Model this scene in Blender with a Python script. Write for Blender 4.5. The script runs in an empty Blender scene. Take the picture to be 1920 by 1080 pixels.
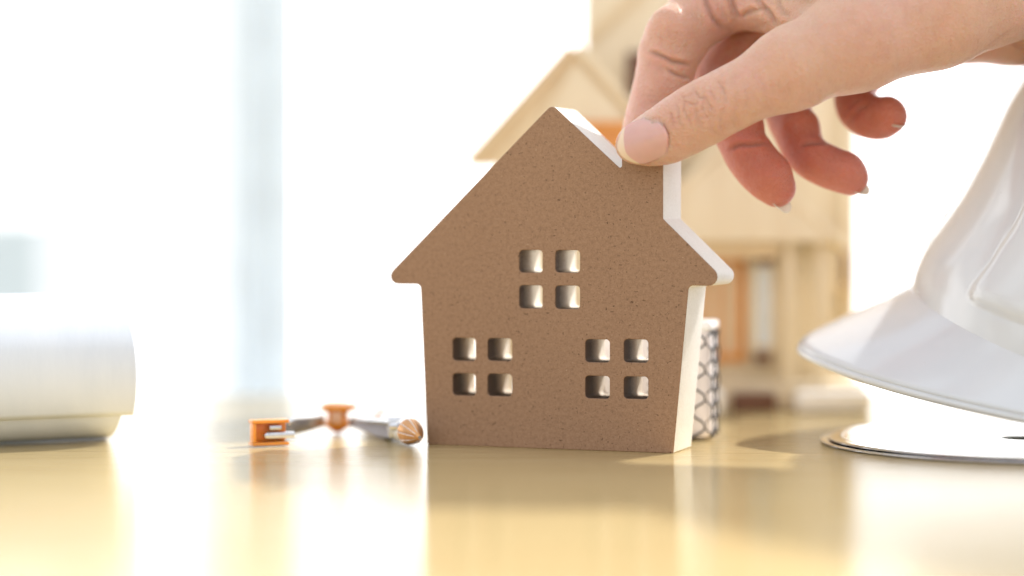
import bpy, bmesh, math, random
import numpy as np
from mathutils import Vector, Matrix

random.seed(7); np.random.seed(7)
scene = bpy.context.scene
COL = scene.collection
CM = 0.01

# ------------------------------------------------------------------ camera
F_PX = 4154.0            # focal length in pixels of the 1920 px wide photograph
CAM_H = 6.57             # cm above the desk
PITCH = math.atan(120 / F_PX)
cam_data = bpy.data.cameras.new('camera')
cam = bpy.data.objects.new('camera', cam_data); COL.objects.link(cam)
cam.location = (0, 0, CAM_H * CM)
cam.rotation_euler = (math.pi / 2 - PITCH, 0, 0)
cam_data.sensor_width = 36.0
cam_data.lens = F_PX / 1920 * 36.0
cam_data.clip_start = 0.02; cam_data.clip_end = 50
cam_data.dof.use_dof = True
cam_data.dof.focus_distance = 0.638
cam_data.dof.aperture_fstop = 3.0
scene.camera = cam

# ------------------------------------------------------------------ light
world = bpy.data.worlds.new('World'); scene.world = world
world.use_nodes = True
bg = world.node_tree.nodes['Background']
bg.inputs['Color'].default_value = (0.945, 0.965, 1.0, 1)      # even light of a bright white room
bg.inputs['Strength'].default_value = 1.10
ld = bpy.data.lights.new('window_sunlight', 'SPOT')
ld.energy = 360; ld.shadow_soft_size = 0.04; ld.color = (1.0, 0.97, 0.91)
ld.spot_size = math.radians(40); ld.spot_blend = 0.6
lamp = bpy.data.objects.new('window_sunlight', ld); COL.objects.link(lamp)
SUN = Vector((-0.755, -0.79, -0.95)).normalized()
lamp.location = Vector((0.02, 0.62, 0.05)) - SUN * 2.6
lamp.rotation_euler = SUN.to_track_quat('-Z', 'Y').to_euler()

vs = scene.view_settings
vs.view_transform = 'Standard'; vs.look = 'None'; vs.exposure = 0.2; vs.gamma = 1.0
vs.use_curve_mapping = False
scene.render.engine = 'CYCLES'
scene.cycles.use_denoising = True
scene.cycles.max_bounces = 10
scene.cycles.caustics_reflective = False
scene.cycles.sample_clamp_indirect = 6

# ------------------------------------------------------------------ helpers
FWD = np.array([0, math.cos(PITCH), -math.sin(PITCH)])
UPV = np.array([0, math.sin(PITCH), math.cos(PITCH)])

def P(px, py, d):
    """point (cm) seen at a pixel of the 1920x1080 photograph, d cm in front of the lens"""
    return np.array([(px - 960) / F_PX * d, 0, CAM_H]) + UPV * (-(py - 540) / F_PX * d) + FWD * d

def proj(p):
    q = p - np.array([0, 0, CAM_H])
    d = q @ FWD
    return 960 + q[..., 0] / d * F_PX, 540 - (q @ UPV) / d * F_PX, d

def gnd(px, py, z=0.0):
    r = P(px, py, 1.0) - np.array([0, 0, CAM_H])
    return np.array([0, 0, CAM_H]) + r * ((z - CAM_H) / r[2])

def tag(o, label=None, cat=None, group=None, kind=None):
    if label: o['label'] = label
    if cat: o['category'] = cat
    if group: o['group'] = group
    if kind: o['kind'] = kind
    return o

def empty(name, loc=(0, 0, 0), rot=(0, 0, 0)):
    o = bpy.data.objects.new(name, None); COL.objects.link(o)
    o.location = loc; o.rotation_euler = rot; o.empty_display_size = 0.01
    return o

def link(name, me, mats, parent=None, smooth=True):
    o = bpy.data.objects.new(name, me); COL.objects.link(o)
    if not isinstance(mats, (list, tuple)): mats = [mats]
    for m in mats: me.materials.append(m)
    if smooth: me.polygons.foreach_set('use_smooth', [True] * len(me.polygons))
    if parent is not None: o.parent = parent
    return o

def mesh(name, verts, faces, mats, parent=None, smooth=True):
    me = bpy.data.meshes.new(name)
    me.from_pydata([tuple(v) for v in verts], [], [tuple(f) for f in faces]); me.update()
    return link(name, me, mats, parent, smooth)

def from_bm(name, bm, mats, parent=None, smooth=False, autosmooth=None):
    me = bpy.data.meshes.new(name); bm.to_mesh(me); bm.free()
    o = link(name, me, mats, parent, smooth or autosmooth is not None)
    if autosmooth is not None: me.set_sharp_from_angle(angle=math.radians(autosmooth))
    return o

def box(name, lo, hi, mat, parent=None, bevel=0.0, seg=2, scale=CM):
    """axis aligned bevelled box, corners given in cm in the parent's frame"""
    bm = bmesh.new()
    lo = [a * scale for a in lo]; hi = [a * scale for a in hi]
    bmesh.ops.create_cube(bm, size=1)
    for v in bm.verts:
        v.co = Vector([lo[i] + (v.co[i] + .5) * (hi[i] - lo[i]) for i in range(3)])
    if bevel > 0:
        bmesh.ops.bevel(bm, geom=bm.edges[:], offset=bevel * scale, segments=seg, affect='EDGES', profile=.6)
    return from_bm(name, bm, mat, parent, autosmooth=35)

def prism(name, poly, y0, y1, mat, parent=None, bevel=0.0):
    """polygon in x,z (cm) extruded from y0 to y1"""
    bm = bmesh.new()
    a = [bm.verts.new((x * CM, y0 * CM, z * CM)) for x, z in poly]
    b = [bm.verts.new((x * CM, y1 * CM, z * CM)) for x, z in poly]
    n = len(poly)
    bm.faces.new(a); bm.faces.new(b[::-1])
    for i in range(n): bm.faces.new((a[(i + 1) % n], a[i], b[i], b[(i + 1) % n]))
    bmesh.ops.recalc_face_normals(bm, faces=bm.faces[:])
    if bevel > 0: bmesh.ops.bevel(bm, geom=bm.edges[:], offset=bevel * CM, segments=2, affect='EDGES', profile=.6)
    return from_bm(name, bm, mat, parent, autosmooth=35)

def frame_of(t):
    t = np.asarray(t, float); t = t / np.linalg.norm(t)
    a = np.array([0, 0, 1.0]) if abs(t[2]) < .9 else np.array([1.0, 0, 0])
    u = np.cross(a, t); u /= np.linalg.norm(u)
    return t, u, np.cross(t, u)

def tube(name, pts, rad, mat, parent=None, seg=10, closed=False, cap=True, smooth=True):
    """tube through points (cm)"""
    pts = [np.asarray(p, float) for p in pts]; n = len(pts)
    if np.isscalar(rad): rad = [rad] * n
    V = []; Fc = []
    for i, p in enumerate(pts):
        if closed: t = pts[(i + 1) % n] - pts[i - 1]
        else: t = pts[min(i + 1, n - 1)] - pts[max(i - 1, 0)]
        _, u, w = frame_of(t)
        for k in range(seg):
            a = 2 * math.pi * k / seg
            V.append((p + rad[i] * (math.cos(a) * u + math.sin(a) * w)) * CM)
    for i in range(n if closed else n - 1):
        j = (i + 1) % n
        for k in range(seg):
            l = (k + 1) % seg
            Fc.append((i * seg + k, i * seg + l, j * seg + l, j * seg + k))
    if cap and not closed:
        Fc.append(tuple(range(seg))[::-1]); Fc.append(tuple(range((n - 1) * seg, n * seg)))
    o = mesh(name, V, Fc, mat, parent, smooth)
    o.data.set_sharp_from_angle(angle=math.radians(50))
    return o

def lathe(name, prof, mat, parent=None, seg=64, axis_pts=None):
    """profile of (r, h) in cm turned round the local z axis (or the line a->b)"""
    if axis_pts is not None:
        a = np.asarray(axis_pts[0], float); t, u, w = frame_of(np.asarray(axis_pts[1], float) - a)
    else:
        a = np.zeros(3); t = np.array([0, 0, 1.]); u = np.array([1., 0, 0]); w = np.array([0, 1., 0])
    V = []; Fc = []; n = len(prof)
    for r, h in prof:
        for k in range(seg):
            c = 2 * math.pi * k / seg
            V.append((a + t * h + r * (math.cos(c) * u + math.sin(c) * w)) * CM)
    for i in range(n - 1):
        for k in range(seg):
            l = (k + 1) % seg
            Fc.append((i * seg + k, i * seg + l, (i + 1) * seg + l, (i + 1) * seg + k))
    o = mesh(name, V, Fc, mat, parent)
    o.data.set_sharp_from_angle(angle=math.radians(40))
    return o

# ------------------------------------------------------------------ materials
class NT:
    def __init__(self, name):
        self.m = bpy.data.materials.new(name); self.m.use_nodes = True
        self.t = self.m.node_tree; self.b = self.t.nodes['Principled BSDF']
        self.out = self.t.nodes['Material Output']
    def n(self, kind, **kw):
        x = self.t.nodes.new(kind)
        for k, v in kw.items():
            if k in x.inputs.keys(): x.inputs[k].default_value = v
            else: setattr(x, k, v)
        return x
    def l(self, a, b): self.t.links.new(a, b)
    def coords(self, scale=(1, 1, 1), kind='Object'):
        tc = self.n('ShaderNodeTexCoord'); mp = self.n('ShaderNodeMapping')
        mp.inputs['Scale'].default_value = scale
        self.l(tc.outputs[kind], mp.inputs['Vector']); return mp.outputs['Vector']
    def noise(self, vec, scale, detail=4, rough=.55):
        x = self.n('ShaderNodeTexNoise'); x.inputs['Scale'].default_value = scale
        x.inputs['Detail'].default_value = detail; x.inputs['Roughness'].default_value = rough
        self.l(vec, x.inputs['Vector']); return x.outputs['Fac']
    def ramp(self, fac, stops):
        r = self.n('ShaderNodeValToRGB'); e = r.color_ramp.elements
        while len(e) < len(stops): e.new(.5)
        for i, (p, c) in enumerate(stops):
            e[i].position = p; e[i].color = (*c, 1) if len(c) == 3 else c
        self.l(fac, r.inputs['Fac']); return r.outputs['Color']
    def mix(self, a, b, fac, mode='MIX'):
        x = self.n('ShaderNodeMix'); x.data_type = 'RGBA'; x.blend_type = mode
        for s, v in ((x.inputs[0], fac), (x.inputs[6], a), (x.inputs[7], b)):
            if hasattr(v, 'is_output'): self.l(v, s)
            else: s.default_value = v if np.isscalar(v) else ((*v, 1) if len(v) == 3 else v)
        return x.outputs[2]
    def bump(self, h, strength, dist, normal=None):
        x = self.n('ShaderNodeBump'); x.inputs['Strength'].default_value = strength
        x.inputs['Distance'].default_value = dist; self.l(h, x.inputs['Height'])
        if normal is not None: self.l(normal, x.inputs['Normal'])
        return x.outputs['Normal']
    def set(self, **kw):
        for k, v in kw.items():
            s = self.b.inputs[k.replace('_', ' ')]
            if hasattr(v, 'is_output'): self.l(v, s)
            else: s.default_value = (*v, 1) if (not np.isscalar(v) and len(v) == 3 and s.type == 'RGBA') else v
        return self

def plain(name, col, rough=.5, metal=0.0, var=.06, scale=150, **kw):
    t = NT(name); v = t.coords()
    f = t.noise(v, scale, 3)
    c = t.ramp(f, [(.3, [max(0, x * (1 - var)) for x in col]), (.7, [min(1, x * (1 + var)) for x in col])])
    t.set(Base_Color=c, Roughness=rough, Metallic=metal, **kw)
    return t.m

def m_mdf():
    t = NT('fibreboard'); v = t.coords()
    big = t.noise(v, 45, 6, .7); mid = t.noise(v, 800, 6, .74); fine = t.noise(v, 2000, 3, .6)
    c = t.ramp(big, [(.3, (0.292, 0.17, 0.10)), (.7, (0.345, 0.208, 0.127))])
    c = t.mix(c, t.ramp(mid, [(.28, (0.15, 0.08, 0.046)), (.48, (0.318, 0.188, 0.113)), (.74, (0.445, 0.28, 0.175))]), .62)
    c = t.mix(c, t.ramp(fine, [(.35, (0.203, 0.113, 0.063)), (.65, (0.347, 0.221, 0.14))]), .3)
    # dark wood fibres, stretched in two directions
    for sc, thr, rot in (((1.0, .45, 1), .700, .5), ((.45, 1.0, 1), .70, -.5), ((1.0, .5, 1), .71, 1.9)):
        tc = t.n('ShaderNodeTexCoord'); mp = t.n('ShaderNodeMapping')
        mp.inputs['Scale'].default_value = sc; mp.inputs['Rotation'].default_value = (0, 0, rot)
        t.l(tc.outputs['Object'], mp.inputs['Vector'])
        fb = t.noise(mp.outputs['Vector'], 1250 + 300 * rot, 3, .62)
        k = t.ramp(fb, [(thr - .045, (0, 0, 0)), (thr, (1, 1, 1))])
        c = t.mix(c, (0.0675, 0.0315, 0.018), t.mix((0, 0, 0), (.8, .8, .8), k))
    pale = t.ramp(t.noise(v, 1150, 2), [(.70, (0, 0, 0)), (.76, (.5, .5, .5))])
    c = t.mix(c, (0.54, 0.378, 0.252), pale)
    t.set(Base_Color=c, Roughness=.62, Normal=t.bump(mid, .25, .0002), Specular_IOR_Level=.3)
    return t.m

def m_white_paint():
    t = NT('white_painted_edge'); v = t.coords((1, 1, 1))
    a = t.noise(v, 1400, 4, .7); b = t.noise(v, 90, 3)
    c = t.ramp(b, [(.3, (.78, .76, .72)), (.7, (.86, .845, .81))])
    c = t.mix(c, t.ramp(a, [(.3, (.66, .63, .585)), (.6, (.88, .865, .84))]), .35)
    t.set(Base_Color=c, Roughness=.5, Normal=t.bump(a, .35, .0003))
    return t.m

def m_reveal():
    """walls of the holes with tunnel shade painted in, dark at the front, pale at the back"""
    t = NT('shade_painted_reveal'); v = t.coords(); a = t.noise(v, 1400, 4, .7)
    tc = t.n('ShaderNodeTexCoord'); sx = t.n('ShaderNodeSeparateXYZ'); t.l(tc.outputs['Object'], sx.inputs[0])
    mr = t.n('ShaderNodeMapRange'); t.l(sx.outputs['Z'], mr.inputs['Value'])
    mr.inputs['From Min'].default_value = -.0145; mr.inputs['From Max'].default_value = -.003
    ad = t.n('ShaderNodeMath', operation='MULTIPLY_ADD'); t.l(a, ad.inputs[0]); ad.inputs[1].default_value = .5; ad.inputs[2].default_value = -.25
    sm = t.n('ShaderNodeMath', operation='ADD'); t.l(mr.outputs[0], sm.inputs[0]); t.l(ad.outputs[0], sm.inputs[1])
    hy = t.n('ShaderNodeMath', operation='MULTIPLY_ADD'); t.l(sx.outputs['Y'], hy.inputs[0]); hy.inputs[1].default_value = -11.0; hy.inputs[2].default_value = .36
    s2 = t.n('ShaderNodeMath', operation='ADD'); t.l(sm.outputs[0], s2.inputs[0]); t.l(hy.outputs[0], s2.inputs[1])   # painted shade is weaker in the upper holes
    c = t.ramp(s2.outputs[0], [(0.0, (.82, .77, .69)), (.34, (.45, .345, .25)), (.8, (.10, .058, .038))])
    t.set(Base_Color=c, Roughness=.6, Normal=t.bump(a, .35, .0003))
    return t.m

def m_desk():
    t = NT('lacquered_wood')
    v = t.coords((1.0, 9.0, 9.0)); v2 = t.coords((1.0, 26.0, 26.0))
    a = t.noise(v, 9, 6, .6); b = t.noise(v2, 34, 5, .65); w = t.noise(t.coords(), 5, 3)
    c = t.ramp(a, [(.28, (.65, .465, .20)), (.5, (.785, .595, .295)), (.74, (.83, .665, .37))])
    c = t.mix(c, t.ramp(b, [(.3, (.52, .34, .13)), (.6, (.83, .655, .345))]), .48)
    c = t.mix(c, (.78, .63, .32), t.ramp(w, [(.35, (0, 0, 0)), (.7, (.4, .4, .4))]))
    scr = t.noise(t.coords((1.0, 3.0, 1)), 500, 4, .7); sp = t.ramp(t.noise(t.coords(), 900, 2), [(.74, (0, 0, 0)), (.78, (.5, .5, .5))]); c = t.mix(c, (.86, .80, .66), sp)
    ro = t.ramp(t.mix(b, scr, .5), [(.3, (.06,) * 3), (.7, (.17,) * 3)])
    nrm = t.bump(b, .10, .0006); nrm = t.bump(scr, .05, .0003, nrm)
    # satin lacquer: diffuse wood under a thin clear coat whose mirror part is weaker than polished glass
    df = t.n('ShaderNodeBsdfDiffuse'); t.l(c, df.inputs['Color']); t.l(nrm, df.inputs['Normal'])
    gl = t.n('ShaderNodeBsdfGlossy'); t.l(ro, gl.inputs['Roughness']); t.l(nrm, gl.inputs['Normal'])
    fr = t.n('ShaderNodeFresnel'); fr.inputs['IOR'].default_value = 1.5
    mu = t.n('ShaderNodeMath', operation='MULTIPLY'); t.l(fr.outputs[0], mu.inputs[0]); mu.inputs[1].default_value = .88
    mx = t.n('ShaderNodeMixShader'); t.l(mu.outputs[0], mx.inputs[0]); t.l(df.outputs[0], mx.inputs[1]); t.l(gl.outputs[0], mx.inputs[2])
    t.l(mx.outputs[0], t.out.inputs['Surface'])
    return t.m

def m_skin():
    t = NT('skin'); v = t.coords()
    at = t.n('ShaderNodeAttribute', attribute_name='tone'); at2 = t.n('ShaderNodeAttribute', attribute_name='crease')
    n1 = t.noise(v, 90, 4, .6); n2 = t.noise(v, 700, 4, .65)
    dors = t.ramp(n1, [(.28, (0.62, 0.385, 0.275)), (.5, (0.68, 0.435, 0.325)), (.74, (0.715, 0.475, 0.385))])
    n0 = t.noise(v, 32, 2); dors = t.mix(dors, t.ramp(n0, [(.36, (0.66, 0.42, 0.22)), (.62, (0.69, 0.385, 0.33))]), .32)
    palm = t.mix(t.ramp(n1, [(.3, (0.515, 0.092, 0.0598)), (.7, (0.644, 0.202, 0.138))]), t.ramp(n0, [(.4, (0.57, 0.138, 0.0736)), (.62, (0.607, 0.202, 0.156))]), .5)
    c = t.mix(dors, palm, at.outputs['Fac'])  # palm red also carries the shade of the curled fingers as colour
    c = t.mix(c, t.ramp(n2, [(.3, (0.534, 0.322, 0.239)), (.62, (0.681, 0.478, 0.377))]), .18)
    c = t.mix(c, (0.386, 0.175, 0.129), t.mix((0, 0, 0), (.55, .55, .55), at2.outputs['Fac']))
    # fine skin texture: small cells and lines
    vo = t.n('ShaderNodeTexVoronoi'); vo.feature = 'DISTANCE_TO_EDGE'; vo.inputs['Scale'].default_value = 800
    mp = t.coords((1, 1, 1)); t.l(mp, vo.inputs['Vector'])
    cell = t.ramp(vo.outputs['Distance'], [(0, (0, 0, 0)), (.25, (1, 1, 1))])
    nrm = t.bump(cell, .7, .00025); nrm = t.bump(n2, .8, .0005, nrm)
    tc = t.n('ShaderNodeTexCoord'); mp3 = t.n('ShaderNodeMapping'); t.l(tc.outputs['Object'], mp3.inputs['Vector'])
    mp3.inputs['Rotation'].default_value = (0, math.radians(28), 0); mp3.inputs['Scale'].default_value = (1.0, .35, .22)
    ln = t.noise(mp3.outputs['Vector'], 950, 4, .6); nrm = t.bump(ln, .55, .0005, nrm)          # fine lines across the thumb
    mot = t.ramp(t.noise(v, 210, 4, .65), [(.34, (.60, .30, .24)), (.5, (.66, .42, .32)), (.68, (.72, .51, .40))])
    mf = t.n('ShaderNodeMapRange'); t.l(at.outputs['Fac'], mf.inputs['Value']); mf.inputs['To Min'].default_value = .22; mf.inputs['To Max'].default_value = .0
    c = t.mix(c, mot, mf.outputs[0])
    kn = t.n('ShaderNodeAttribute', attribute_name='knuckle')
    v2 = t.n('ShaderNodeTexVoronoi'); v2.feature = 'DISTANCE_TO_EDGE'; v2.inputs['Scale'].default_value = 300
    wv = t.n('ShaderNodeMix'); wv.data_type = 'VECTOR'; wv.inputs[0].default_value = .0045
    nz = t.n('ShaderNodeTexNoise'); nz.inputs['Scale'].default_value = 160; t.l(v, nz.inputs['Vector'])
    t.l(v, wv.inputs[4]); t.l(nz.outputs['Color'], wv.inputs[5]); t.l(wv.outputs[1], v2.inputs['Vector']); v2.inputs['Randomness'].default_value = 1.0
    ed = t.ramp(v2.outputs['Distance'], [(0, (0, 0, 0)), (.16, (1, 1, 1))])
    hk = t.mix((1, 1, 1), ed, kn.outputs['Fac'])
    nrm = t.bump(hk, .45, .0006, nrm)
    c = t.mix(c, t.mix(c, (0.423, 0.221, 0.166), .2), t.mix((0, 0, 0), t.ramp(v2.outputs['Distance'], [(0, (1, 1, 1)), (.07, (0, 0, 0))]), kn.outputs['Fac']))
    t.set(Base_Color=c, Roughness=.42, Normal=nrm, Subsurface_Weight=1.0, Subsurface_Scale=.0032,
          Subsurface_Radius=(1.0, .36, .2), Specular_IOR_Level=.42)
    return t.m

def m_emit(name, col, s):
    t = NT(name); e = t.n('ShaderNodeEmission'); e.inputs['Color'].default_value = (*col, 1)
    e.inputs['Strength'].default_value = s; t.l(e.outputs[0], t.out.inputs['Surface']); return t.m

def m_wood(name, lo, hi, rough=.55):
    t = NT(name); v = t.coords((1, 1, .12)); a = t.noise(v, 130, 5, .6)
    t.set(Base_Color=t.ramp(a, [(.3, lo), (.7, hi)]), Roughness=rough, Normal=t.bump(a, .2, .0004)); return t.m

def m_paper():
    t = NT('paper'); v = t.coords(); a = t.noise(v, 700, 5, .7); b = t.noise(t.coords((2, .6, .6)), 60, 3)
    t.set(Base_Color=t.ramp(b, [(.3, (.64, .705, .81)), (.7, (.69, .75, .85))]), Roughness=.75,
          Normal=t.bump(b, .04, .0008, t.bump(t.noise(t.coords((1.6, .5, .5)), 420, 4, .6), .14, .0004)))
    return t.m

def m_hat():
    t = NT('hat_plastic'); v = t.coords(); a = t.noise(v, 40, 3); s = t.noise(v, 420, 3, .6)
    c = t.ramp(a, [(.3, (.66, .695, .745)), (.7, (.70, .735, .78))])
    k = t.ramp(s, [(.735, (0, 0, 0)), (.76, (.6, .6, .6))])
    t.set(Base_Color=t.mix(c, (.4, .38, .36), k), Roughness=t.ramp(a, [(.3, (.10,) * 3), (.7, (.17,) * 3)]), IOR=1.5)
    return t.m

def m_sheer(name, col, fac, rough=.8):
    """thin stuff that lets light through"""
    t = NT(name); a = t.noise(t.coords(), 60, 3)
    c = t.ramp(a, [(.3, [x * .96 for x in col]), (.7, [min(1, x * 1.03) for x in col])])
    t.set(Base_Color=c, Roughness=rough)
    tr = t.n('ShaderNodeBsdfTranslucent'); t.l(c, tr.inputs['Color'])
    mx = t.n('ShaderNodeMixShader'); mx.inputs[0].default_value = fac
    t.l(t.b.outputs[0], mx.inputs[1]); t.l(tr.outputs[0], mx.inputs[2]); t.l(mx.outputs[0], t.out.inputs['Surface'])
    return t.m

MDF = m_mdf(); WPAINT = m_white_paint(); DESK = m_desk(); SKIN = m_skin(); PAPER = m_paper(); HAT = m_hat()
NAIL = plain('nail_plate', (.72, .40, .37), .16, var=.05, scale=120, Subsurface_Weight=.5, Subsurface_Scale=.002)
NAIL_EDGE = plain('nail_free_edge', (.74, .58, .44), .22, var=.05)
NAIL_THIN = m_sheer('thin_nail', (.90, .87, .80), .55, .3)
ORANGE = plain('orange_plastic', (.84, .32, .04), .28, Subsurface_Weight=.3, Subsurface_Scale=.002)
STEEL = plain('brushed_steel', (.62, .63, .66), .22, 1.0, var=.12, scale=300)
DARKSTEEL = plain('dark_steel', (.34, .33, .37), .3, 1.0, var=.1)
WHITEPL = plain('white_plastic', (.86, .86, .87), .3)
BLACK = plain('black_ink', (.05, .045, .05), .5)
BROWNINK = plain('brown_ink', (.55, .34, .24), .7)
PALEWOOD = m_wood('pale_basswood', (.74, .62, .43), (.80, .70, .51))
MIDWOOD = m_wood('tan_board', (.68, .53, .33), (.74, .60, .39))
ORWOOD = m_wood('orange_stained_wood', (.66, .27, .06), (.74, .34, .09))
DKWOOD = m_wood('dark_brown_wood', (.12, .05, .03), (.18, .08, .045))
GLASSY = plain('pale_pane', (.78, .84, .88), .12)
CURT = m_sheer('pale_curtain', (.865, .915, .95), .30)
WINLIGHT = m_emit('daylight_pane', (1.0, 1.0, 1.0), 2.3)

# ------------------------------------------------------------------ desk and window
desk = box('desk_top', (-120, -40, -3), (120, 85.5, 0), DESK, None, bevel=.5, seg=3)
tag(desk, kind='structure')

win = empty('window', (0, 1.95, 0))
tag(win, 'bright white window filling the background behind the desk', 'window')
box('pane', (-260, 0, -80), (260, .6, 85), WINLIGHT, win)
box('frame', (-260, -3, 85), (260, 3, 92), WHITEPL, win, bevel=.5)

def curtain(name, x0, x1, y, amp, waves, z0, z1, mat, label, skew=0):
    """a hanging strip of cloth with folds"""
    n = 48; V = []; Fc = []
    zs = np.linspace(z0, z1, 7)
    for z in zs:
        for i in range(n + 1):
            s = i / n
            a = amp * math.sin(2 * math.pi * waves * s + .35 * math.sin(z * .13))
            V.append(((x0 + (x1 - x0) * s + skew * (z - z0)) * CM, (y + a) * CM, z * CM))
    for j in range(len(zs) - 1):
        for i in range(n):
            Fc.append((j * (n + 1) + i, j * (n + 1) + i + 1, (j + 1) * (n + 1) + i + 1, (j + 1) * (n + 1) + i))
    o = mesh(name, V, Fc, mat)
    md = o.modifiers.new('thickness', 'SOLIDIFY'); md.thickness = .0015
    return tag(o, label, 'curtain', 'curtains at the window')

def gx(px, d): return (px - 960) / F_PX * d
curtain('curtain', gx(440, 98), gx(548, 98), 98, .5, 2.5, -25, 46, CURT, 'narrow pale grey curtain strip hanging left of the toy house')

curtain('curtain', gx(85, 150), gx(195, 150), 150, .8, 2.5, -60, 85, m_sheer('white_sheer', (.97, .985, .99), .55), 'faint white sheer curtain strip above the paper roll at far left')
pn = box('grey_panel', (gx(-200, 178), 178, -60), (gx(165, 178), 181, P(0, 400, 178)[2]), m_sheer('panel_cloth', (.66, .72, .71), .12), None, bevel=1.2, seg=4)
tag(pn, 'blurred pale grey panel behind the paper roll at far left', 'panel')

curtain('curtain', gx(385, 112), gx(500, 112), 112, .6, 2.5, -30, 60, m_sheer('thin_curtain', (.95, .97, .985), .50), 'thin white sheer curtain at the left side of the grey curtain strip')

# ------------------------------------------------------------------ toy house
HL = gnd(801, 833); HR = gnd(1262, 850)
U = (HR - HL) / np.linalg.norm(HR - HL); NF = np.array([U[1], -U[0], 0])     # along the face, out of the face
def fillet(pts, seg=6):
    """pts: (u, z, radius) -> polygon with rounded corners"""
    out = []; n = len(pts)
    for i, (x, y, r) in enumerate(pts):
        p = np.array([x, y]); a = np.array(pts[i - 1][:2]); b = np.array(pts[(i + 1) % n][:2])
        if r <= 0: out.append((x, y)); continue
        d1 = (a - p) / np.linalg.norm(a - p); d2 = (b - p) / np.linalg.norm(b - p)
        ang = math.acos(np.clip(d1 @ d2, -1, 1)); t = r / math.tan(ang / 2)
        c = p + (d1 + d2) / np.linalg.norm(d1 + d2) * r / math.sin(ang / 2)
        s = p + d1 * t; e = p + d2 * t
        a0 = math.atan2(*(s - c)[::-1]); a1 = math.atan2(*(e - c)[::-1])
        da = (a1 - a0 + math.pi) % (2 * math.pi) - math.pi
        for k in range(seg + 1):
            q = a0 + da * k / seg; out.append((c[0] + r * math.cos(q), c[1] + r * math.sin(q)))
    return out

outline = fillet([(3.93, 10.03, .18), (6.06, 8.13, .07), (6.06, 8.92, .06), (7.29, 8.92, .06), (7.29, 6.72, .08),
                  (9.20, 4.98 + .12, .0001), (9.02, 4.80, .22), (8.06, 4.83, .12), (7.61, 0, .03), (0, 0, .03), (-.25, 4.76, .12),
                  (-1.42, 4.79, .20), (-1.24, 5.08, .0001)][::-1])
# eave tips drawn as one rounded point each
outline = fillet([(0, 0, .04), (7.61, 0, .04), (8.06, 4.82, .14), (9.30, 4.80, .26), (7.29, 6.72, .07), (7.29, 8.90, .06), (6.06, 8.90, .06),
                  (6.06, 8.12, .06), (3.93, 10.05, .19), (-1.55, 4.77, .24), (-.22, 4.77, .14)])
wins = []
for (u0, u1), zs in (((2.91, 3.64), ((5.15, 5.81), (4.10, 4.78))), ((4.03, 4.79), ((5.16, 5.81), (4.10, 4.78))),
                     ((.81, 1.55), ((2.52, 3.20), (1.49, 2.15))), ((1.92, 2.69), ((2.54, 3.21), (1.50, 2.16))),
                     ((4.95, 5.70), ((2.56, 3.23), (1.51, 2.17))), ((6.12, 6.86), ((2.58, 3.25), (1.53, 2.18)))):
    for z0, z1 in zs:
        wins.append(fillet([(u0, z0, .12), (u1, z0, .11), (u1, z1, .11), (u0, z1, .12)], 5))

def slab(name, depth, bevel, mat, parent, off):
    cu = bpy.data.curves.new(name, 'CURVE'); cu.dimensions = '2D'; cu.fill_mode = 'BOTH'
    for poly in [outline] + wins:
        sp = cu.splines.new('POLY'); sp.points.add(len(poly) - 1); sp.use_cyclic_u = True
        for q, (x, y) in zip(sp.points, poly): q.co = (x * CM, y * CM, 0, 1)
    cu.extrude = (depth / 2 - bevel) * CM; cu.bevel_depth = bevel * CM; cu.bevel_resolution = 2; cu.offset = -bevel * CM
    tmp = bpy.data.objects.new('tmp', cu); COL.objects.link(tmp)
    dg = bpy.context.evaluated_depsgraph_get()
    me = bpy.data.meshes.new_from_object(tmp.evaluated_get(dg)); bpy.data.objects.remove(tmp)
    me.materials.clear(); me.name = name
    for v in me.vertices: v.co.z += off * CM
    o = link(name, me, mat, parent); me.set_sharp_from_angle(angle=math.radians(40))
    return o

house = empty('toy_house')
M = Matrix.Identity(4)
for i in range(3):
    M[i][0] = U[i]; M[i][1] = (0, 0, 1)[i]; M[i][2] = NF[i]; M[i][3] = HL[i] * CM
house.matrix_world = M
tag(house, 'brown fibreboard toy house cutout with white edges and twelve square window holes', 'toy house')
TH = 1.93
slab('front_panel', .06, .022, MDF, house, -.03)
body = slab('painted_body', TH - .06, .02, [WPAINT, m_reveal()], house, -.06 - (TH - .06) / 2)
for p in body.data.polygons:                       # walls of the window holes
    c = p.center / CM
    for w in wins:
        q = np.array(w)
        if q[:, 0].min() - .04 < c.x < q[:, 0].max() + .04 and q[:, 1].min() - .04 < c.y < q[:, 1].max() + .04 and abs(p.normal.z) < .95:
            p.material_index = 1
def H3(u, z, v=0.0): return HL + U * u - NF * v + np.array([0, 0, z])

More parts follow.
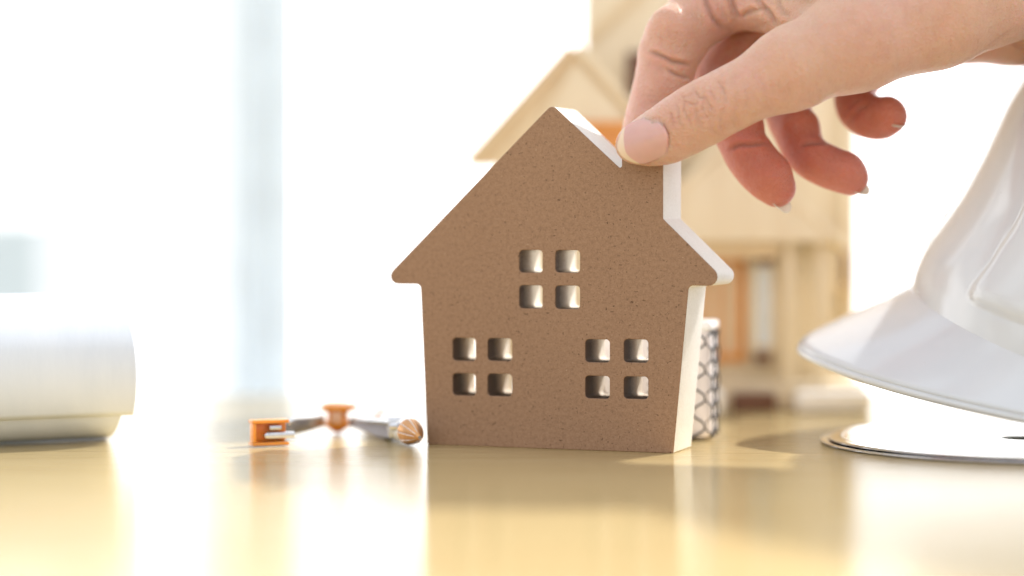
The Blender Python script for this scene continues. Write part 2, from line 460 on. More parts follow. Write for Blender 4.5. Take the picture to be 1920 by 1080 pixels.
# ------------------------------------------------------------------ hand
class Field:
    def __init__(self, lo, hi, h):
        self.h = h; self.lo = np.array(lo, float)
        self.n = np.ceil((np.array(hi) - self.lo) / h).astype(int) + 1
        self.ax = [self.lo[i] + h * np.arange(self.n[i]) for i in range(3)]
    def blank(self): return np.full(self.n, 9.0, np.float32)
    def cone(self, Fd, a, b, ra, rb, k=0.0, flat=None):
        """smooth-min a tapered capsule into Fd; flat=(axis, factor) squeezes it along a world axis"""
        m = max(ra, rb) + .9 + k
        sl = []
        for i in range(3):
            i0 = int(np.floor((min(a[i], b[i]) - m - self.lo[i]) / self.h)); i1 = int(np.ceil((max(a[i], b[i]) + m - self.lo[i]) / self.h)) + 1
            i0 = max(i0, 0); i1 = min(i1, self.n[i])
            if i1 <= i0: return
            sl.append(slice(i0, i1))
        g = [self.ax[i][sl[i]].astype(np.float32) for i in range(3)]
        sc = [1.0, 1.0, 1.0]
        if flat: sc[flat[0]] = 1 / flat[1]
        A = [a[i] * sc[i] for i in range(3)]; B = [b[i] * sc[i] for i in range(3)]
        X = (g[0] * sc[0] - A[0])[:, None, None]; Y = (g[1] * sc[1] - A[1])[None, :, None]; Z = (g[2] * sc[2] - A[2])[None, None, :]
        D = [B[i] - A[i] for i in range(3)]; L = sum(x * x for x in D) + 1e-9
        t = np.clip((X * D[0] + Y * D[1] + Z * D[2]) / L, 0, 1)
        d = np.sqrt((X - t * D[0]) ** 2 + (Y - t * D[1]) ** 2 + (Z - t * D[2]) ** 2) - (ra + (rb - ra) * t)
        cur = Fd[tuple(sl)]
        if k > 0:
            h = np.maximum(k - np.abs(cur - d), 0) / k
            Fd[tuple(sl)] = np.minimum(cur, d) - h * h * k * .25
        else: Fd[tuple(sl)] = np.minimum(cur, d)

def smin(a, b, k):
    h = np.maximum(k - np.abs(a - b), 0) / k
    return np.minimum(a, b) - h * h * k * .25

def surface_nets(Fd, lo, h):
    s = Fd < 0
    c = np.zeros(np.array(s.shape) - 1, np.uint8)
    offs = [(i, j, k) for i in (0, 1) for j in (0, 1) for k in (0, 1)]
    nx, ny, nz = c.shape
    for i, j, k in offs: c += s[i:i + nx, j:j + ny, k:k + nz]
    idx = np.argwhere((c > 0) & (c < 8))
    vid = np.full(c.shape, -1, np.int64); vid[tuple(idx.T)] = np.arange(len(idx))
    pos = np.zeros((len(idx), 3)); cnt = np.zeros(len(idx))
    for o in offs:
        for ax in range(3):
            if o[ax]: continue
            o2 = list(o); o2[ax] = 1
            fa = Fd[tuple((idx + o).T)]; fb = Fd[tuple((idx + o2).T)]
            cr = (fa < 0) != (fb < 0)
            t = np.where(cr, fa / np.where(cr, fa - fb, 1), 0)
            p = idx + np.array(o); p = p.astype(float); p[:, ax] += t
            pos[cr] += p[cr]; cnt[cr] += 1
    pos = pos / cnt[:, None] * h + lo
    quads = []
    for ax in range(3):
        a = np.take(s, range(s.shape[ax] - 1), ax); b = np.take(s, range(1, s.shape[ax]), ax)
        e = np.argwhere(a != b)
        o1, o2 = [(1, 2), (2, 0), (0, 1)][ax]
        e = e[(e[:, o1] > 0) & (e[:, o2] > 0) & (e[:, o1] < c.shape[o1]) & (e[:, o2] < c.shape[o2])]
        ins = a[tuple(e.T)]
        q = []
        for d1, d2 in ((0, 0), (1, 0), (1, 1), (0, 1)):
            p = e.copy(); p[:, o1] -= d1; p[:, o2] -= d2; q.append(vid[tuple(p.T)])
        q = np.stack(q, 1); q[~ins] = q[~ins][:, ::-1]
        quads.append(q)
    return pos, np.concatenate(quads)

def spline(nodes, step=5):
    """nodes (px, py, d, r) -> dense points and radii along a Catmull-Rom curve"""
    pts = np.array([np.append(P(a, b, d), r) for a, b, d, r in nodes])
    ext = np.vstack([2 * pts[0] - pts[1], pts, 2 * pts[-1] - pts[-2]]); out = []
    for i in range(1, len(ext) - 2):
        p0, p1, p2, p3 = ext[i - 1:i + 3]
        for k in range(step):
            t = k / step
            out.append(.5 * ((2 * p1) + (p2 - p0) * t + (2 * p0 - 5 * p1 + 4 * p2 - p3) * t * t + (3 * p1 - p0 - 3 * p2 + p3) * t ** 3))
    out.append(ext[-2]); return np.array(out)

THUMB = [(1190, 271, 63.12, .56), (1222, 262, 63.06, .76), (1252, 250, 62.9, .865), (1285, 231, 62.75, .915), (1318, 212, 62.62, .945), (1360, 190, 62.5, .93),
         (1410, 165, 62.45, .95), (1485, 128, 62.6, 1.12)]
FINGERS = {
    'index': [(1206, 292, 66.28, .60), (1213, 250, 66.42, .76), (1228, 205, 66.55, .83), (1241, 160, 66.4, .86), (1250, 122, 66.3, .90), (1258, 95, 66.3, .95), (1290, 50, 66.6, .95), (1335, 15, 67.0, .98), (1400, -20, 67.6, 1.05)],
    'middle': [(1456, 352, 65.5, .58), (1434, 326, 65.6, .72), (1408, 294, 65.8, .74), (1392, 268, 66.0, .70), (1380, 240, 66.3, .75), (1358, 195, 67.2, .80), (1345, 150, 68.0, .84), (1385, 95, 68.5, .86), (1430, 60, 68.7, .92), (1490, 25, 68.9, 1.0)],
    'ring': [(1596, 334, 66.1, .52), (1570, 320, 66.2, .63), (1534, 303, 66.4, .65), (1510, 284, 66.7, .64), (1494, 250, 67.2, .68), (1474, 195, 68.2, .74), (1480, 135, 69.0, .80), (1530, 80, 69.5, .86), (1590, 40, 69.7, .98)],
    'pinky': [(1668, 220, 66.4, .52), (1645, 222, 66.8, .66), (1615, 210, 67.4, .66), (1602, 185, 68.4, .64), (1612, 150, 69.2, .68), (1640, 100, 69.9, .74), (1665, 50, 70.2, .90)],
}
GH = .075
lo = np.array([gx(1135, 62) - .2, 60.6, P(1200, 420, 66)[2]]); hi = np.array([gx(2270, 68), 72.5, P(1200, -560, 68)[2]])
G = Field(lo, hi, GH)
def cone_px(Fd, a, b, k, flat=None): G.cone(Fd, P(*a[:3]), P(*b[:3]), a[3], b[3], k, flat)
palm = G.blank()
for a, b in (((1405, -28, 67.6, 1.0), (1960, -75, 66.6, 1.7)), ((1492, 18, 68.8, 1.05), (1960, -70, 67.4, 1.7)), ((1590, 32, 69.6, 1.0), (1965, -50, 68.2, 1.6)),
             ((1662, 45, 70.0, .9), (1900, 34, 68.4, 1.30)), ((1812, 50, 68.2, 1.16), (1905, 38, 67.8, 1.30)), ((1905, 38, 67.8, 1.30), (2010, -10, 67.2, 1.8)),
             ((1485, 128, 62.6, 1.10), (1600, 76, 63.2, 1.42)), ((1600, 76, 63.2, 1.42), (1750, 22, 63.9, 1.60)), ((1750, 22, 63.9, 1.60), (1960, -70, 65.6, 1.95)),
             ((1560, -40, 64.4, 1.2), (1800, -100, 65.4, 1.6)),
             ((1980, -80, 66.6, 2.30), (2400, -400, 66.2, 2.8))):
    cone_px(palm, a, b, .42)
web = G.blank()
cone_px(web, (1395, 4, 66.6, .84), (1470, 18, 65.4, .76), .2)
cone_px(web, (1470, 18, 65.4, .76), (1540, 60, 64.2, .9), .3)
cone_px(web, (1440, -40, 66.4, 1.0), (1560, -30, 65.0, 1.1), .3)
palm = smin(palm, web, .25)
full = None; tone_src = {}
def chain(nodes, flat=None, blobs=()):
    Fd = G.blank(); S = spline(nodes)
    for i in range(len(S) - 1): G.cone(Fd, S[i, :3], S[i + 1, :3], S[i, 3], S[i + 1, 3], 0.0, flat)
    for (a, b, d, r) in blobs:
        p = P(a, b, d); G.cone(Fd, p, p + 1e-3, r, r, .18, None)
    return Fd
pieces = [(chain(THUMB, (1, .80)), .5)]
pads = {'index': [(1262, 60, 66.1, .80), (1250, 158, 66.1, .74)], 'middle': [(1446, 326, 65.3, .60), (1388, 238, 66.1, .70)], 'ring': [(1588, 318, 65.95, .52), (1498, 238, 67.0, .62)], 'pinky': [(1664, 212, 66.4, .5)]}
for nm, nodes in FINGERS.items(): pieces.append((chain(nodes, None, pads[nm]), .32))
for Fd, k in pieces:
    u = smin(palm, Fd, k); full = u if full is None else np.minimum(full, u)
hv, hq = surface_nets(full, G.lo, GH)
del full, palm, web, pieces
# drop stray islands is unnecessary: everything is joined to the palm; smooth by one subdivision level
tmp_me = bpy.data.meshes.new('tmp'); tmp_me.vertices.add(len(hv)); tmp_me.vertices.foreach_set('co', (hv * CM).ravel())
tmp_me.loops.add(hq.size); tmp_me.loops.foreach_set('vertex_index', hq.ravel().astype(np.int32))
tmp_me.polygons.add(len(hq)); tmp_me.polygons.foreach_set('loop_start', np.arange(0, hq.size, 4, dtype=np.int32))
tmp_me.update(calc_edges=True); tmp_me.validate()
_bm = bmesh.new(); _bm.from_mesh(tmp_me)           # carry the forearm on from where the sampled block ends
_be = [e for e in _bm.edges if e.is_boundary and min(v.co.x for v in e.verts) > hv[:, 0].max() * CM - .006]
_dir = Vector(P(2400, -400, 66.2) - P(1980, -80, 66.6)).normalized()
for _k in range(5):
    _r = bmesh.ops.extrude_edge_only(_bm, edges=_be)['geom']
    _vs = [g for g in _r if isinstance(g, bmesh.types.BMVert)]; _be = [g for g in _r if isinstance(g, bmesh.types.BMEdge) and g.is_boundary]
    _c = sum((v.co for v in _vs), Vector()) / len(_vs)
    for v in _vs: v.co = _c + (v.co - _c) * 1.03 + _dir * .035
_bm.normal_update(); _bm.to_mesh(tmp_me); _bm.free(); tmp_me.update()
tmp = bpy.data.objects.new('tmp', tmp_me); COL.objects.link(tmp)
md = tmp.modifiers.new('s', 'SMOOTH'); md.factor = .5; md.iterations = 3
md = tmp.modifiers.new('d', 'SUBSURF'); md.levels = 1; md.render_levels = 1
dg = bpy.context.evaluated_depsgraph_get()
hand_me = bpy.data.meshes.new_from_object(tmp.evaluated_get(dg)); bpy.data.objects.remove(tmp)
hand_me.name = 'hand'
nv = len(hand_me.vertices); co = np.empty(nv * 3); hand_me.vertices.foreach_get('co', co); co = co.reshape(-1, 3) / CM
nr = np.empty(nv * 3); hand_me.vertices.foreach_get('normal', nr); nr = nr.reshape(-1, 3)
X, Y, D = proj(co)
facing = np.clip(-(nr @ FWD) * 1.6 + .15, 0, 1)

def polydist(pts, x, y):
    pts = np.asarray(pts, float); best = np.full(len(x), 1e9); par = np.zeros(len(x)); L = len(pts) - 1
    for i in range(L):
        a = pts[i]; v = pts[i + 1] - a; l = v @ v + 1e-9
        t = np.clip(((x - a[0]) * v[0] + (y - a[1]) * v[1]) / l, 0, 1)
        d = np.hypot(x - a[0] - t * v[0], y - a[1] - t * v[1])
        m = d < best; best[m] = d[m]; par[m] = (i + t[m]) / L
    return best, par
disp = np.zeros(nv); crease = np.zeros(nv)
def groove(pts, depth, width, dr, ink=1.0, shoulder=.35, ends=True):
    """cut a skin line (pixels for where it lies, cm deep) into the surface facing the camera within a depth range"""
    q = np.asarray(pts, float); m = width * 6
    sel = np.nonzero((X > q[:, 0].min() - m) & (X < q[:, 0].max() + m) & (Y > q[:, 1].min() - m) & (Y < q[:, 1].max() + m) & (D > dr[0]) & (D < dr[1]))[0]
    if not len(sel): return
    d, t = polydist(pts, X[sel], Y[sel])
    w = facing[sel]
    if ends: w = w * np.clip(np.minimum(t, 1 - t) * 5, .0, 1)
    g = np.exp(-(d / width) ** 2)
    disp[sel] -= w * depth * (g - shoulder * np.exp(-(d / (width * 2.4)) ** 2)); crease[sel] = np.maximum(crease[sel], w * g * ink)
TD = (60, 64.6)
# thumb knuckle: net of wrinkles
for pts, dep, wd in (
    ([(1297, 158), (1304, 172), (1312, 183), (1322, 183), (1330, 196), (1340, 215)], .030, 3.6),
    ([(1342, 147), (1352, 160), (1360, 178), (1362, 198)], .028, 3.4),
    ([(1312, 183), (1304, 197), (1306, 216), (1314, 236)], .022, 3.2),
    ([(1280, 172), (1284, 190), (1282, 206), (1292, 224), (1300, 246)], .020, 3.2),
    ([(1264, 188), (1272, 206), (1274, 226), (1284, 248)], .016, 3.2),
    ([(1322, 183), (1316, 200), (1322, 216), (1336, 230)], .022, 3.2),
    ([(1284, 190), (1298, 196), (1312, 192)], .018, 3.0),
    ([(1306, 216), (1320, 222), (1334, 216), (1348, 222)], .018, 3.0),
    ([(1330, 165), (1336, 178), (1346, 190)], .016, 3.0),
    ([(1362, 198), (1352, 214), (1350, 232), (1356, 250)], .016, 3.2),
    ([(1376, 168), (1380, 190), (1376, 212), (1382, 232)], .010, 3.4),
    ([(1396, 160), (1402, 184), (1398, 206)], .008, 3.6),
    ([(1326, 240), (1340, 246), (1352, 256)], .012, 3.0),
    ([(1256, 205), (1262, 222), (1262, 240)], .012, 3.2),
    ([(1300, 172), (1290, 180), (1276, 182)], .012, 3.0)):
    groove(pts, dep * 1.4, wd * random.uniform(.85, 1.3), TD, random.uniform(.25, .6))
for i in range(44):      # fine cross lines over the rest of the thumb and its ball
    cx = random.uniform(1270, 1900); cy = 245 - (cx - 1270) * .40 + random.uniform(-60, 55)
    a = math.radians(random.gauss(68, 14)); l = random.uniform(14, 38)
    groove([(cx - math.cos(a) * l, cy - math.sin(a) * l), (cx + random.uniform(-4, 4), cy), (cx + math.cos(a) * l, cy + math.sin(a) * l)],
           random.uniform(.003, .007), random.uniform(3, 5), (60, 66), .16)
# index: flexion creases at the middle joint, crease at the root
ID = (64.6, 69)
groove([(1212, 94), (1238, 104), (1262, 116), (1300, 122)], .14, 5.5, ID, .95, .6)
groove([(1248, 128), (1264, 138), (1280, 144), (1298, 146)], .075, 4.2, ID, .7)
groove([(1318, -20), (1326, 8), (1338, 34), (1358, 58)], .11, 6.0, (65, 70), 1.0, .5)
for k in range(9):
    y = 168 + k * 9; groove([(1200, y), (1235, y + 5), (1285, y - 6)], .006, 3.4, ID, .12)
for k in range(7):
    y = 20 + k * 12; groove([(1240, y), (1275, y + 8), (1320, y + 4)], .005, 3.6, ID, .10)
# folds of the web between thumb and palm
WD = (63.2, 70)
groove([(1366, -14), (1372, 8), (1380, 26), (1386, 38)], .17, 7.5, WD, .8, .6)
groove([(1384, 36), (1400, 24), (1418, 19), (1440, 16)], .10, 6, WD, .6, .6)
groove([(1408, -12), (1428, 8), (1446, 28), (1460, 54)], .17, 7.5, WD, .8, .6)
groove([(1348, 46), (1372, 58), (1400, 58), (1430, 48), (1450, 40)], .05, 6, WD, .45, .6)
groove([(1460, -8), (1462, 10), (1470, 24), (1484, 32)], .09, 6, WD, .5, .6)
groove([(1390, 40), (1396, 58)], .04, 4, WD, .3)
groove([(1424, -10), (1440, 0), (1456, 14)], .05, 5, WD, .3)
# middle, ring and little finger creases
FD = (64.3, 71)
groove([(1362, 283), (1385, 272), (1410, 271), (1446, 268)], .13, 5.5, FD, .9, .5)
groove([(1496, 274), (1520, 268), (1545, 266), (1566, 268)], .12, 5.5, FD, .9, .5)
groove([(1590, 250), (1594, 225), (1612, 205), (1640, 188)], .05, 6, FD, .5, .5)
groove([(1580, 235), (1584, 212), (1600, 192), (1625, 180)], .035, 4, FD, .4)
for k in range(8):
    groove([(1378 + k * 10, 300 + k * 10), (1420 + k * 7, 292 + k * 9), (1455 + k * 5, 296 + k * 9)], .004, 3.2, FD, .10)
    groove([(1530 + k * 8, 292 + k * 5), (1548 + k * 8, 318 + k * 4), (1552 + k * 8, 345 + k * 2)], .004, 3.2, FD, .10)
# heel of the hand
groove([(1782, 118), (1815, 104), (1845, 88), (1880, 66), (1920, 44)], .05, 7, (63.5, 72), .6, .5)
groove([(1800, 112), (1826, 120), (1850, 127)], .03, 4, (63.5, 72), .5)
groove([(1895, 70), (1905, 86), (1925, 92)], .04, 5, (63.5, 72), .5)
# seat of the thumb nail: a shallow step round the plate
NAILPX = [(1152, 258), (1168, 243), (1200, 230), (1233, 222), (1244, 232), (1250, 252), (1248, 270), (1238, 286), (1220, 299), (1198, 306), (1172, 304)]
groove(NAILPX[2:-1], .045, 5, TD, .40, .45)
disp += .006 * np.sin(X * .11 + 1.3 * np.sin(Y * .05)) * np.sin(Y * .09 + D)
co2 = co + nr * disp[:, None]
hand_me.vertices.foreach_set('co', (co2 * CM).ravel())
hand_me.update()
# redder skin of the finger pads, plus painted shade and glow on the curled fingers
num = np.zeros(nv); den = np.full(nv, 1e-4)
for nm, nodes in FINGERS.items():
    for k, (a, b, d, r) in enumerate(nodes):
        q = P(a, b, d); f = k / (len(nodes) - 1)
        val = (.24 if k else .4) if nm == 'index' else (1.0 if f < .45 else 1.0 - 1.3 * (f - .45))
        w = np.exp(-np.sum((co - q) ** 2, 1) / (r * 1.1) ** 2); num += w * val; den += w
for a, b, d, r in THUMB + [(1600, 76, 63.2, 1.42), (1750, 22, 63.9, 1.6), (1500, 10, 65.4, 1.0), (1900, -40, 66, 2.0), (1660, -40, 66, 1.6)]:
    q = P(a, b, d); w = np.exp(-np.sum((co - q) ** 2, 1) / (r * 1.1) ** 2); den += w; num += w * .04
tone = np.clip(num / den, 0, 1)
a1 = hand_me.attributes.new('tone', 'FLOAT', 'POINT'); a1.data.foreach_set('value', tone.astype(np.float32))
kx = (X - 1316) * .87 - (Y - 208) * .49; ky = (X - 1316) * .49 + (Y - 208) * .87
knuckle = np.exp(-(kx / 44) ** 2 - (ky / 52) ** 2) * (D < 63.2)
a3 = hand_me.attributes.new('knuckle', 'FLOAT', 'POINT'); a3.data.foreach_set('value', (knuckle * .8).astype(np.float32))
a2 = hand_me.attributes.new('crease', 'FLOAT', 'POINT'); a2.data.foreach_set('value', crease.astype(np.float32))
hand_me.materials.clear()
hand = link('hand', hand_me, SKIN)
tag(hand, 'bare hand reaching in from upper right, thumb and finger pinching the toy house chimney', 'hand')

# thumb nail: plate fitted to the surface under it
xs, ys = np.array(NAILPX).T
inb = (X > 1165) & (X < 1250) & (Y > 225) & (Y < 305) & (D < 63.2) & (nr @ FWD < -.3)
cx, cy = 1200., 266.
def basis(x, y):
    x = (x - cx) / 50; y = (y - cy) / 50
    return np.stack([np.ones_like(x), x, y, x * x, x * y, y * y], -1)
coef, *_ = np.linalg.lstsq(basis(X[inb], Y[inb]), D[inb], rcond=None)
# nail in its own axes: s along the thumb (0 cuticle .. 1 free edge), t across
ax = np.array([-.93, .36]); ac = np.array([.36, .93]); nc = np.array([1246., 247.])
NS, NTt, NSB = 24, 22, 18; V = []; Fc = []; mi = []
for i in range(NS + 1):
    s0 = i / NS
    half = 41 * (1 - .40 * max(0, (s0 - .55) / .45) ** 2.0) * (1 - .32 * max(0, (.16 - s0) / .16) ** 2)
    for j in range(NTt + 1):
        t = j / NTt * 2 - 1; sb = .865 - .13 * abs(t) ** 2.2 + .012 * math.sin(5 * t)
        s = s0 / .75 * sb if i <= NSB else sb + (i - NSB) / (NS - NSB) * (1 - sb)
        ln = 98
        along = s * ln - 0 + (1 - s) * 9 * (t * t) * 1.3 - s * s * 13 * t * t
        q = nc + ax * (along - 4) + ac * (t * half + 3)
        d = float(basis(np.array(q[0]), np.array(q[1])) @ coef)
        lift = -.034 + .026 * (t ** 4) + .012 * (1 - s) - .012 * s
        V.append(P(q[0], q[1], d + lift) * CM)
for i in range(NS):
    for j in range(NTt):
        a = i * (NTt + 1) + j; Fc.append((a, a + 1, a + NTt + 2, a + NTt + 1))
        mi.append(1 if i >= NSB else 0)
nail = mesh('thumb_nail', V, Fc, [NAIL, NAIL_EDGE], hand)
nail.data.polygons.foreach_set('material_index', mi)
md = nail.modifiers.new('thickness', 'SOLIDIFY'); md.thickness = .00035; md.offset = 0
nail['label'] = 'pink thumb nail with pale free edge'

def tip_nail(name, tipn, back, dorsal, w, l, over, mat=NAIL_THIN):
    """small curved nail plate on the far side of a fingertip, its free edge past the tip"""
    tp = P(*tipn[:3]); bk = P(*back[:3]); axv = (tp - bk) / np.linalg.norm(tp - bk)
    dv = np.asarray(dorsal, float); dv -= axv * (dv @ axv); dv /= np.linalg.norm(dv); sv = np.cross(axv, dv)
    r = tipn[3]; n, m = 16, 14; V = []; Fc = []
    for i in range(n + 1):
        s = math.sin(i / n * math.pi / 2)
        for j in range(m + 1):
            t = j / m * 2 - 1
            wid = w * math.sqrt(max(.0, 1 - max(0, (s - .45) / .55) ** 4)) * (1 if s > .1 else .85)
            p = tp + axv * (r + over - (1 - s) * l) + dv * (r * .68 - .32 * w * (t * wid / w) ** 2 - .16 * s * s) + sv * wid * t
            V.append(p * CM)
    for i in range(n):
        for j in range(m):
            a = i * (m + 1) + j; Fc.append((a, a + 1, a + m + 2, a + m + 1))
    o = mesh(name, V, Fc, mat, hand)
    md = o.modifiers.new('thickness', 'SOLIDIFY'); md.thickness = .0003; md.offset = 0
    return o
tip_nail('finger_nail', FINGERS['middle'][0], FINGERS['middle'][2], (-.42, .5, -.76), .40, 1.15, .19)
tip_nail('finger_nail', FINGERS['ring'][0], FINGERS['ring'][2], (-.15, .5, -.85), .37, 1.05, .14)
tip_nail('finger_nail', FINGERS['pinky'][0], FINGERS['pinky'][2], (.40, -.55, -.65), .30, .75, .03)
tip_nail('finger_nail', FINGERS['index'][0], FINGERS['index'][2], (.1, 1, .2), .42, 1.1, .05)

# ------------------------------------------------------------------ rolled drawing paper
RA = math.radians(28)                                     # the roll runs away to the right
rax = np.array([math.cos(RA), math.sin(RA), 0]); rfr = np.array([math.sin(RA), -math.cos(RA), 0])
RR = 2.22
rend = P(258, 690, 66.2) - rfr * RR; rend[2] = RR
roll = empty('paper_roll', tuple(rend * CM * np.array([1, 1, 0])))
tag(roll, 'loosely rolled white drawing paper lying at the left of the desk', 'paper roll')
rb = np.array([rend[0], rend[1], 0])
def sheet(name, a0, a1, r0, r1, x_end0, x_end1, thick, na=72, length=26):
    """spiral sheet from angle a0 to a1 (degrees, 0 = towards the camera, 90 = up); right end slides from x_end0 to x_end1"""
    V = []; Fc = []; nl = 10
    for i in range(na + 1):
        s = i / na; a = math.radians(a0 + (a1 - a0) * s); r = r0 + (r1 - r0) * s
        c = rfr * math.cos(a) * r + np.array([0, 0, math.sin(a) * r + RR]) 
        xe = x_end0 + (x_end1 - x_end0) * s
        for j in range(nl + 1):
            q = (0, .3, .6, .8, .9, .95, .98, .992, .997, .9985, 1)[j]
            V.append((c + rax * (xe - (1 - q) * length)) * CM)
    for i in range(na):
        for j in range(nl):
            a = i * (nl + 1) + j; Fc.append((a, a + 1, a + nl + 2, a + nl + 1))
    o = mesh(name, V, Fc, PAPER, roll)
    md = o.modifiers.new('thickness', 'SOLIDIFY'); md.thickness = thick * CM; md.offset = 0
    return o
sheet('outer_sheet', -38, 330, 2.26, 2.19, 0.0, -.35, .025)
sheet('inner_sheet', -30, 1000, 2.10, 1.55, -.75, -1.1, .02, 200)
for k, (u0, a0, u1, a1) in enumerate(((-5.2, -62, -4.6, -48), (-4.6, -48, -4.2, -64), (-5.0, -55, -4.3, -56), (-3.6, -46, -3.9, -66), (-3.9, -52, -3.3, -60), (-3.3, -60, -3.0, -47), (-3.5, -56, -2.9, -53), (-4.9, -46, -4.9, -58))):
    pts = []
    for s in np.linspace(0, 1, 7):
        a = math.radians(a0 + (a1 - a0) * s); u = u0 + (u1 - u0) * s
        pts.append(rfr * math.cos(a) * 2.105 + np.array([0, 0, math.sin(a) * 2.105 + RR]) + rax * u)
    tube('printed_line', pts, .034, BROWNINK, roll, 5)

# ------------------------------------------------------------------ drawing compass with a pencil
comp = empty('drawing_compass', tuple(np.array([gx(632, 69.6), 69.6, 0]) * CM))
cb = np.array([gx(632, 69.6), 69.6, 0])
tag(comp, 'opened drawing compass with orange hinge and steel arms lying left of the toy house', 'compass')
def C(px, py, d): return P(px, py, d) - cb
# hinge block: waisted orange body with a wide top and a pointed foot
hz = C(632, 812, 69.6)[2]
lathe('hinge', [(0, .02), (.10, .02), (.34, .18), (.44, .30), (.42, .36), (.33, .40), (.31, .62), (.36, .68), (.50, .72), (.53, .80), (.50, .88), (.30, .95), (0, .96)], ORANGE, comp, 32)
box('hinge_cheek', (-.16, -.46, .34), (.16, -.30, .70), plain('pale_orange', (.78, .45, .28), .35), comp, bevel=.04)
box('hinge_prong', (.42, -.1, .78), (.60, .12, .90), ORANGE, comp, bevel=.04)
def arm(name, pts, w, h, mat):
    """flat bar through points, w thick sideways, h high"""
    V = []; Fc = []
    pts = [np.asarray(p, float) for p in pts]
    for i, p in enumerate(pts):
        t = pts[min(i + 1, len(pts) - 1)] - pts[max(i - 1, 0)]; t[2] = 0; t /= np.linalg.norm(t)
        s = np.array([-t[1], t[0], 0]); hh = h[i] if not np.isscalar(h) else h
        for a, b in ((-1, -1), (1, -1), (1, 1), (-1, 1)): V.append((p + s * a * w / 2 + np.array([0, 0, b * hh / 2])) * CM)
    for i in range(len(pts) - 1):
        for k in range(4): l = (k + 1) % 4; Fc.append((i * 4 + k, i * 4 + l, (i + 1) * 4 + l, (i + 1) * 4 + k))
    Fc.append((3, 2, 1, 0)); n = (len(pts) - 1) * 4; Fc.append((n, n + 1, n + 2, n + 3))
    o = mesh(name, V, Fc, mat, comp, smooth=False)
    md = o.modifiers.new('b', 'BEVEL'); md.width = .0004; md.segments = 2
    return o
arm('arm', [C(604, 789, 69.3), C(575, 795, 68.2), C(548, 799, 67.3), C(520, 806, 66.6)], .22, [.34, .42, .48, .40], STEEL)
arm('arm', [C(660, 791, 69.3), C(690, 797, 68.4), C(715, 803, 67.7), C(738, 807, 67.1)], .24, [.26, .40, .54, .50], DARKSTEEL)
arm('arm_plate', [C(668, 785, 69.0), C(700, 789, 68.0), C(745, 793, 66.7)], .34, [.10, .12, .12], STEEL)
arm('arm_plate', [C(598, 782, 69.0), C(565, 786, 68.0), C(535, 793, 67.0)], .34, [.10, .12, .12], STEEL)
# left end: orange sleeve open towards the camera, needle holder inside
la = gnd(474, 838); lb = gnd(530, 826); ldir = (lb - la); ldir[2] = 0; ll = np.linalg.norm(ldir); ldir /= ll
sl = empty('needle_clip', tuple((la - cb) * CM), (0, 0, math.radians(24))); sl.parent = comp
L0 = 1.12
box('bottom_wall', (0, -.05, .02), (L0, .42, .12), ORANGE, sl, bevel=.03)
box('top_wall', (0, -.05, .68), (L0, .42, .78), ORANGE, sl, bevel=.03)
box('end_wall', (0, -.05, .121), (.10, .30, .679), ORANGE, sl, bevel=.03)
box('back_wall', (.101, .31, .121), (L0, .42, .679), ORANGE, sl, bevel=.02)
box('holder', (.46, .02, .22), (L0 + .2, .30, .40), STEEL, sl, bevel=.03)
box('holder', (.52, .0, .48), (L0 * .8, .28, .60), STEEL, sl, bevel=.03)
lathe('needle_knob', [(0, 0), (.08, .02), (.11, .09), (.08, .17), (0, .19)], STEEL, sl, 20, axis_pts=((.40, .02, .33), (.40, -.3, .33)))
# right end: clamp
box('clamp', (C(742, 808, 66.6)[0] - .22, C(742, 808, 66.6)[1] - .2, .16), (C(742, 808, 66.6)[0] + .16, C(742, 808, 66.6)[1] + .35, .80), STEEL, comp, bevel=.06)
tube('clamp_screw', [C(736, 800, 66.1), C(750, 800, 65.9)], .12, STEEL, comp, 16)
# pencil lying through the clamp
pt = P(787, 820, 64.9); pb = P(769, 808, 65.9); pb[2] = .40; pe = P(724, 787, 69.2); pe[2] = .40
pdir = (pe - pb) / np.linalg.norm(pe - pb)
pen = empty('mechanical_pencil', tuple(np.array([pb[0], pb[1], 0]) * CM))
tag(pen, 'white mechanical pencil with brown cone tip held in the compass beside the toy house', 'pencil')
o0 = np.array([pb[0], pb[1], 0])
tip0 = pt - o0; base0 = pb - o0; end0 = pb + pdir * 6.0 - o0
ax_l = np.linalg.norm(base0 - tip0)
COPPER = plain('copper_cone', (.62, .32, .13), .22, .7, var=.15, scale=200)
lathe('cone', [(.05, 0), (.075, .02), (.10, .10), (.25, ax_l * .42), (.355, ax_l * .8), (.395, ax_l)], COPPER, pen, 40, axis_pts=(tip0, base0))
lathe('lead_sleeve', [(0, -.03), (.045, -.03), (.05, .05)], DARKSTEEL, pen, 16, axis_pts=(tip0, base0))
for k in range(9):       # thin ridges along the cone
    a = 2 * math.pi * k / 9; t_, u_, w_ = frame_of(base0 - tip0)
    rr = lambda f, r: tip0 + (base0 - tip0) * f + r * (math.cos(a) * u_ + math.sin(a) * w_)
    tube('cone_ridge', [rr(.15, .115), rr(.42, .253), rr(.8, .358), rr(.99, .396)], .012, STEEL, pen, 5)
lathe('barrel', [(.385, 0), (.39, .05), (.39, 6.0), (.30, 6.1), (0, 6.1)], WHITEPL, pen, 40, axis_pts=(base0, base0 + pdir))
lathe('ring', [(.39, 3.0), (.405, 3.02), (.405, 3.3), (.39, 3.32)], ORANGE, pen, 40, axis_pts=(base0, base0 + pdir))

